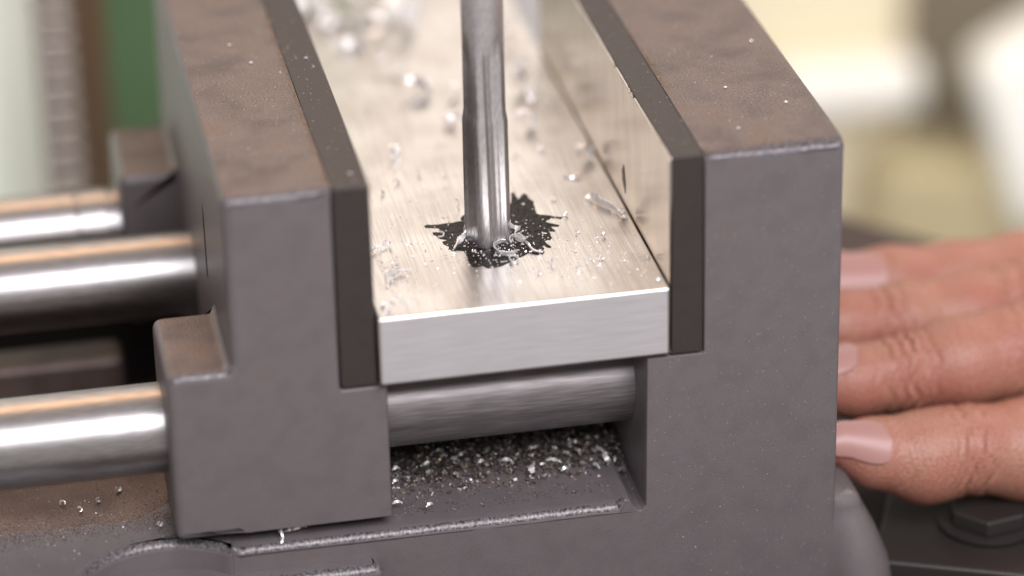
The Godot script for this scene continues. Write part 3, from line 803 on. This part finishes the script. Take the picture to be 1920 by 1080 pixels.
func dust() -> void:
	# heap of swarf on the base under the plate, nobody could count it
	var fm := MB.new()
	var P := PackedVector3Array(); var sd := PackedVector3Array(); var W := PackedFloat32Array()
	for i in 6:
		var a := i / 5.0 * 2.2
		P.append(Vector3(sin(a) * 0.8, 0.8 - cos(a) * 0.8, 0)); sd.append(Vector3(0, 0.2, 1)); W.append(0.5 + 0.3 * sin(a * 2.0))
	ribbon(fm, P, sd, W, 0.16)
	var gm := MB.new()
	var q := []
	for i in 8:
		q.append(Vector3((i & 1) - 0.5, ((i >> 1) & 1) - 0.5, ((i >> 2) & 1) - 0.5) * rng.randf_range(0.6, 1.2))
	for f in [[0, 1, 3, 2], [4, 5, 7, 6], [0, 1, 5, 4], [2, 3, 7, 6], [0, 2, 6, 4], [1, 3, 7, 5]]:
		gm.flat(q[f[0]], q[f[1]], q[f[2]], q[f[0]] + q[f[2]]); gm.flat(q[f[0]], q[f[2]], q[f[3]], q[f[0]] + q[f[2]])
	var list := []
	for i in 1900:
		var x := rng.randf_range(2.5, 46.0)
		var z := -30.0 + absf(rng.randfn(0.0, 9.0))
		if z > -1.5: continue
		var hgt := 2.6 * smoothstep(-8.0, -22.0, z) * smoothstep(2.0, 16.0, x) + 0.7
		if z > -12.0 and rng.randf() < 0.45: continue
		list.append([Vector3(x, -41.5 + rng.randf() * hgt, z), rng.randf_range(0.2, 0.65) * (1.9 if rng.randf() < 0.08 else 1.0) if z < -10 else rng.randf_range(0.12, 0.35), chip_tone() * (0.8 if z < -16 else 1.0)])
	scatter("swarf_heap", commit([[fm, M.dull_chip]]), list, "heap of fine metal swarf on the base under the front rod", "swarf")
	list = []
	for i in 4200:
		var x := rng.randf_range(2.2, 45.5)
		var z := -34.0 + rng.randf() * 30.0
		var hgt := 2.2 * smoothstep(-8.0, -22.0, z) * smoothstep(0.0, 14.0, x) + 0.12
		var d := 0.5 + 0.5 * jitn(x, z)
		if z > -14.0 and rng.randf() > d * 0.7: continue
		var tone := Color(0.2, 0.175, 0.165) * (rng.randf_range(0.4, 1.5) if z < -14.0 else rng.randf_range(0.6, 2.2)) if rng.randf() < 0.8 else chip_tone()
		list.append([Vector3(x, -41.45 + rng.randf() * hgt, z), rng.randf_range(0.2, 0.6) if z < -10 else rng.randf_range(0.08, 0.22), tone])
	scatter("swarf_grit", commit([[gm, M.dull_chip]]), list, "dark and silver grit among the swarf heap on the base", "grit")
	# fine bright dust on the plate, thickest round the hole and at the front
	list = []
	for i in 900:
		var x := rng.randf_range(1.0, 50.0)
		var z := rng.randf_range(-70.0, 0.0)
		if i < 330:
			x = 26.0 + rng.randfn(0.0, 7.5); z = -22.0 + rng.randfn(0.0, 5.5)
		elif i < 520:
			x = 38.0 + rng.randfn(0.0, 6.0); z = -12.0 + rng.randfn(0.0, 6.0)
		elif i < 620:
			x = 4.0 + absf(rng.randfn(0.0, 3.0)); z = -8.0 + rng.randfn(0.0, 8.0)
		if x < 0.8 or x > 50.0 or z > 0.2: continue
		list.append([Vector3(x, 0.08, z), rng.randf_range(0.1, 0.26) * (1.5 if rng.randf() < 0.12 else 1.0), Color(0.9, 0.88, 0.86)])
	scatter("aluminium_dust", commit([[gm, M.dust_grains]]), list, "fine bright aluminium dust sprinkled over the plate round the drill", "dust")
	list = []
	for i in 1500:
		var left := rng.randf() < 0.5
		var x := rng.randf_range(-24.0, -0.5) if left else rng.randf_range(51.5, 80.5)
		list.append([Vector3(x, 24.02, rng.randf_range(-105.0, -1.5)), rng.randf_range(0.06, 0.15) * (1.6 if rng.randf() < 0.05 else 1.0), Color(0.75, 0.68, 0.62) * rng.randf_range(0.25, 1.0)])
	for i in 260:
		list.append([Vector3(rng.randf_range(-70.0, -36.0), -41.45, rng.randf_range(-34.0, -2.0)), rng.randf_range(0.08, 0.25), chip_tone()])
	for i in 900:    # rust bloom in the joints beside the inserts
		var left := rng.randf() < 0.7
		list.append([Vector3(-6.5 - absf(rng.randfn(0.0, 0.35)) if left else 56.9 + absf(rng.randfn(0.0, 0.4)), 24.01, rng.randf_range(-80.0, -4.0) if left else -38.0 + rng.randfn(0.0, 9.0)), rng.randf_range(0.06, 0.16), Color(0.3, 0.17, 0.09) * rng.randf_range(0.6, 1.3)])
	for i in 2400:   # brown grains softening the edge of the painted warm light on the base
		list.append([Vector3(rng.randf_range(-75.0, -36.0), -41.46, -13.5 + rng.randfn(0.0, 2.6)), rng.randf_range(0.06, 0.2), Color(0.2, 0.15, 0.125) * rng.randf_range(0.7, 1.3)])
	for i in 1000:   # specks clinging to the right jaw's front face
		list.append([Vector3(rng.randf_range(48.0, 81.0), rng.randf_range(-60.0, 20.0), 0.02), rng.randf_range(0.04, 0.105), Color(0.8, 0.78, 0.76) * rng.randf_range(0.25, 1.0)])
	scatter("metal_specks", commit([[gm, M.dust_grains]]), list, "tiny metal specks scattered over the iron of the vise", "specks")

func jitn(x: float, z: float) -> float:
	return sin(x * 0.9 + 1.3 * sin(z * 0.7)) * cos(z * 1.1 + sin(x * 0.5))

func chip_tone() -> Color:
	var k := rng.randf()
	if k < 0.3: return Color(0.85, 0.84, 0.83) * rng.randf_range(0.5, 1.0)
	if k < 0.38: return Color(0.5, 0.38, 0.27) * rng.randf_range(0.5, 1.0)
	return Color(0.22, 0.2, 0.19) * rng.randf_range(0.4, 1.0)

func scatter(called: String, mesh: Mesh, list: Array, label: String, category: String) -> void:
	var mm := MultiMesh.new()
	mm.transform_format = MultiMesh.TRANSFORM_3D
	mm.use_colors = true
	mm.mesh = mesh
	mm.instance_count = list.size()
	for i in list.size():
		var b := Basis.from_euler(Vector3(rng.randf() * TAU, rng.randf() * TAU, rng.randf() * TAU)).scaled(Vector3.ONE * float(list[i][1]))
		b = b * Basis.from_scale(Vector3(rng.randf_range(0.6, 1.7), rng.randf_range(0.5, 1.1), rng.randf_range(0.6, 1.3)))
		mm.set_instance_transform(i, Transform3D(b, list[i][0] * S))
		mm.set_instance_color(i, list[i][2])
	var o := MultiMeshInstance3D.new()
	o.multimesh = mm
	o.name = numbered(called)
	add_child(o, true)
	tag(o, label, category, "", "stuff")

# ------------------------------------------------------------------ the hand: tapered bones joined in one field
var bones := []       # [a, b, ra, rb, finger]
var marks := []       # creases: [x, width, depth, finger]

func bone_d(p: Vector3, b: Array) -> float:
	var pa: Vector3 = p - b[0]
	var ba: Vector3 = b[1] - b[0]
	var h := clampf(pa.dot(ba) / ba.length_squared(), 0.0, 1.0)
	return (pa - ba * h).length() - lerpf(b[2], b[3], h)

func smin(a: float, b: float, k: float) -> float:
	var h := maxf(k - absf(a - b), 0.0) / k
	return minf(a, b) - h * h * k * 0.25

var of_finger := {}      # finger -> its bones; -1 -> all of them
var lines := {}          # finger -> its creases

func field(p: Vector3, which: int) -> float:
	var d := 1e9
	var k := 3.0 if which >= 0 else 5.0
	for b in of_finger[which]:
		var e := bone_d(p, b)
		d = e if d > 1e8 else smin(d, e, k)
	if which >= 0 and absf(d) < 1.5:
		var wy := 0.7 * sin(p.y * 0.9 + 0.4) + 0.35 * sin(p.z * 1.7)
		for m in lines[which]:
			var u: float = p.x - m[0] - wy * m[4]
			if absf(u) < 1.6:
				u /= m[1]
				d += 1.35 * m[2] * exp(-u * u)
	return d

func nets(m: MB, lo: Vector3, hi: Vector3, cell: float, which: int, tone) -> void:
	var nx := int((hi.x - lo.x) / cell) + 1
	var ny := int((hi.y - lo.y) / cell) + 1
	var nz := int((hi.z - lo.z) / cell) + 1
	var F := PackedFloat32Array()
	F.resize(nx * ny * nz)
	for i in nx:
		for j in ny:
			for k in nz:
				F[(i * ny + j) * nz + k] = field(lo + Vector3(i, j, k) * cell, which)
	var at := {}
	var V := PackedVector3Array(); var N := PackedVector3Array()
	var off := [0, nz * ny, nz, nz * ny + nz, 1, nz * ny + 1, nz + 1, nz * ny + nz + 1]
	var cor := []
	for c in 8:
		cor.append(Vector3(c & 1, (c >> 1) & 1, (c >> 2) & 1))
	var ed := [[0, 1], [2, 3], [4, 5], [6, 7], [0, 2], [1, 3], [4, 6], [5, 7], [0, 4], [1, 5], [2, 6], [3, 7]]
	for i in nx - 1:
		for j in ny - 1:
			for k in nz - 1:
				var base := (i * ny + j) * nz + k
				var f0 := F[base] < 0.0
				var mixed := false
				for c in range(1, 8):
					if (F[base + off[c]] < 0.0) != f0:
						mixed = true
						break
				if not mixed:
					continue
				var s := Vector3.ZERO
				var cnt := 0
				for e in ed:
					var a := F[base + off[e[0]]]
					var b := F[base + off[e[1]]]
					if (a < 0.0) != (b < 0.0):
						s += cor[e[0]].lerp(cor[e[1]], a / (a - b))
						cnt += 1
				var p := lo + (Vector3(i, j, k) + s / cnt) * cell
				var h := cell * 0.6
				var g := Vector3(field(p + Vector3(h, 0, 0), which) - field(p - Vector3(h, 0, 0), which), field(p + Vector3(0, h, 0), which) - field(p - Vector3(0, h, 0), which), field(p + Vector3(0, 0, h), which) - field(p - Vector3(0, 0, h), which))
				at[base] = V.size()
				V.append(p)
				N.append(g.normalized())
	var ax := [ny * nz, nz, 1]
	for i in range(1, nx - 1):
		for j in range(1, ny - 1):
			for k in range(1, nz - 1):
				var base := (i * ny + j) * nz + k
				for a in 3:
					var nb: int = base + ax[a]
					if (F[base] < 0.0) == (F[nb] < 0.0):
						continue
					var u: int = ax[(a + 1) % 3]
					var w: int = ax[(a + 2) % 3]
					var q := [base, base - u, base - u - w, base - w]
					if not (at.has(q[0]) and at.has(q[1]) and at.has(q[2]) and at.has(q[3])):
						continue
					var id := [at[q[0]], at[q[1]], at[q[2]], at[q[3]]]
					m.col = tone.call(V[id[0]])
					m.quad(V[id[0]], V[id[1]], V[id[2]], V[id[3]], N[id[0]], N[id[1]], N[id[2]], N[id[3]])

func hand() -> void:
	var joints := [
		[[86.4, -42.9, -14, 4.0], [92.8, -45.6, -14, 6.1], [102.5, -47.7, -14, 8.2], [109.5, -47.2, -14.2, 7.9], [123, -49.3, -15, 9.2], [134, -50.0, -17, 9.4], [170, -36, -26, 10.5]],
		[[86.5, -38.4, -30, 5.2], [93.5, -39.3, -30, 6.4], [103.6, -38.8, -30, 7.1], [113.9, -37.9, -30, 8.3], [126.4, -37.5, -31, 9.1], [136, -36.5, -33, 9.4], [174, -24, -43, 11]],
		[[87.5, -36.2, -46, 5.4], [95, -36.0, -46, 6.6], [108.5, -36.8, -46, 7.6], [120, -37.2, -46.5, 8.2], [134, -37.0, -48, 9.0], [148, -36, -50, 9.3], [177, -20, -60, 11]],
		[[88.0, -35.6, -62, 5.2], [97, -36.2, -62, 6.6], [110, -37.0, -62, 7.6], [124, -38.5, -63, 8.0], [138, -39.0, -64, 8.6], [150, -38.5, -66, 8.8], [178, -22, -78, 10.8]]]
	for f in 4:
		for i in joints[f].size() - 1:
			var a: Array = joints[f][i]
			var b: Array = joints[f][i + 1]
			bones.append([Vector3(a[0], a[1], a[2]), Vector3(b[0], b[1], b[2]), a[3], b[3], f])
	var wrist := Vector3(262, 0, -58)
	for f in 4:
		var e: Array = joints[f][6]
		bones.append([Vector3(e[0], e[1], e[2]), wrist + Vector3(-8, -3, (f - 1.5) * -9.0), 11.5, 14.0, -1])
	bones.append([Vector3(170, -36, -26), Vector3(178, -22, -78), 10.5, 10.8, -1])
	bones.append([wrist, wrist + Vector3(70, 22, 6), 21.0, 26.0, -1])
	for q in [[wrist + Vector3(-18, -6, -20), Vector3(228, -34, -96), 14.0, 11.5], [Vector3(228, -34, -96), Vector3(208, -48, -108), 11.5, 9.6], [Vector3(208, -48, -108), Vector3(190, -58, -106), 9.6, 7.0]]:
		bones.append([q[0], q[1], q[2], q[3], -1])
	for k in [[108.6, 0.55, 0.45, 0], [110.0, 0.4, 0.3, 0], [112.2, 0.5, 0.3, 0], [106.6, 0.4, 0.18, 0], [132, 0.8, 0.5, 0], [135, 0.8, 0.4, 0], [120.5, 0.35, 0.12, 0],
		[101.2, 0.6, 0.4, 1], [103.6, 0.55, 0.5, 1], [105.4, 0.5, 0.35, 1], [107.2, 0.5, 0.25, 1], [98.8, 0.5, 0.22, 1], [123.6, 0.5, 0.4, 1], [126, 0.6, 0.5, 1], [128.4, 0.6, 0.45, 1],
		[101.5, 0.6, 0.4, 2], [104.2, 0.7, 0.5, 2], [106.4, 0.6, 0.35, 2], [127, 0.7, 0.45, 2], [130.4, 0.7, 0.6, 2], [133.5, 0.7, 0.5, 2], [106, 0.8, 0.2, 3], [109, 0.8, 0.2, 3]]:
		marks.append(k)
	for f in 4:      # fine lines all along the fingers
		for i in 26:
			marks.append([94.0 + i * 1.8 + rng.randf_range(-0.6, 0.6), rng.randf_range(0.3, 0.5), rng.randf_range(0.02, 0.1), f])
	for f in 4:
		of_finger[f] = bones.filter(func(q): return q[4] == f)
		lines[f] = marks.filter(func(q): return q[3] == f).map(func(q): return q + [rng.randf_range(0.5, 1.3)])
	of_finger[-1] = bones
	var red := FastNoiseLite.new()
	red.frequency = 0.07
	red.seed = 12
	var tone := func(p: Vector3) -> Color:
		var k := clampf(0.5 + 0.9 * red.get_noise_3dv(p), 0, 1)
		var t := clampf((98.0 - p.x) / 14.0, 0, 1)
		var c := Color(0.41, 0.215, 0.152).lerp(Color(0.385, 0.16, 0.12), k)
		return c.lerp(Color(0.42, 0.15, 0.12), t * 0.4)
	var m := MB.new()
	for f in 4:
		var lo := Vector3(79, 1e9, 1e9)
		var hi := Vector3(147, -1e9, -1e9)
		for j in joints[f]:
			if j[0] < 152:
				lo.y = minf(lo.y, j[1] - j[3] - 2); lo.z = minf(lo.z, j[2] - j[3] - 2)
				hi.y = maxf(hi.y, j[1] + j[3] + 2); hi.z = maxf(hi.z, j[2] + j[3] + 2)
		nets(m, lo, hi, HAND_CELL if f < 2 else HAND_CELL * 1.3, f, tone)
	nets(m, Vector3(143, -75, -130), Vector3(345, 60, 0), 4.5, -1, tone)
	var t := obj("hand", [[m, M.skin]])
	tag(t, "person's hand with its fingertips pressed against the vise's right side", "hand")
	# nails: patches lying on the finger's surface
	for k in [[0, 88.0, 6.4, 0.8, 0.62, "fingernail"], [1, 88.2, 5.4, 1.45, 0.62, "fingernail"], [2, 88.6, 5.4, 1.5, 0.62, "fingernail"], [3, 101.0, 7.2, 0.95, 0.55, "fingernail"]]:
		var nm := MB.new()
		var G := []
		var jl: Array = joints[k[0]]
		for i in 13:
			var row := []
			for j in 11:
				var u := i / 6.0 - 1.0
				var w := (j / 5.0 - 1.0) * pow(maxf(0.0, 1.0 - pow(absf(u), 4.0)), 0.35)
				var x: float = k[1] + k[2] * u
				var c := Vector3(jl[0][0], jl[0][1], jl[0][2])
				for q in jl.size() - 1:
					if x >= jl[q][0] and x <= jl[q + 1][0]:
						c = Vector3(jl[q][0], jl[q][1], jl[q][2]).lerp(Vector3(jl[q + 1][0], jl[q + 1][1], jl[q + 1][2]), (x - jl[q][0]) / (jl[q + 1][0] - jl[q][0]))
				c.x = x
				var a: float = k[3] + w * k[4] * (1.25 - 0.3 * u)
				var dir := Vector3(0, sin(a), cos(a))
				var r := 0.0
				for s in 24:
					r += maxf(-field(c + dir * r, k[0]), 0.02)
				row.append([c + dir * (r + 0.22 - 0.15 * absf(u)), dir])
			G.append(row)
		for i in 12:
			for j in 10:
				nm.quad(G[i][j][0], G[i + 1][j][0], G[i + 1][j + 1][0], G[i][j + 1][0], G[i][j][1], G[i + 1][j][1], G[i + 1][j + 1][1], G[i][j + 1][1])
		obj(k[5], [[nm, M.nail]], t)
	var sm := MB.new()
	lathe(sm, [[-0.9, 0.05], [-0.6, 0.32], [0.3, 0.36], [0.9, 0.05]], Transform3D(Basis.IDENTITY, Vector3(102.4, -55.4, -11.4)), 12)
	obj("scab", [[sm, M.scab]], t)
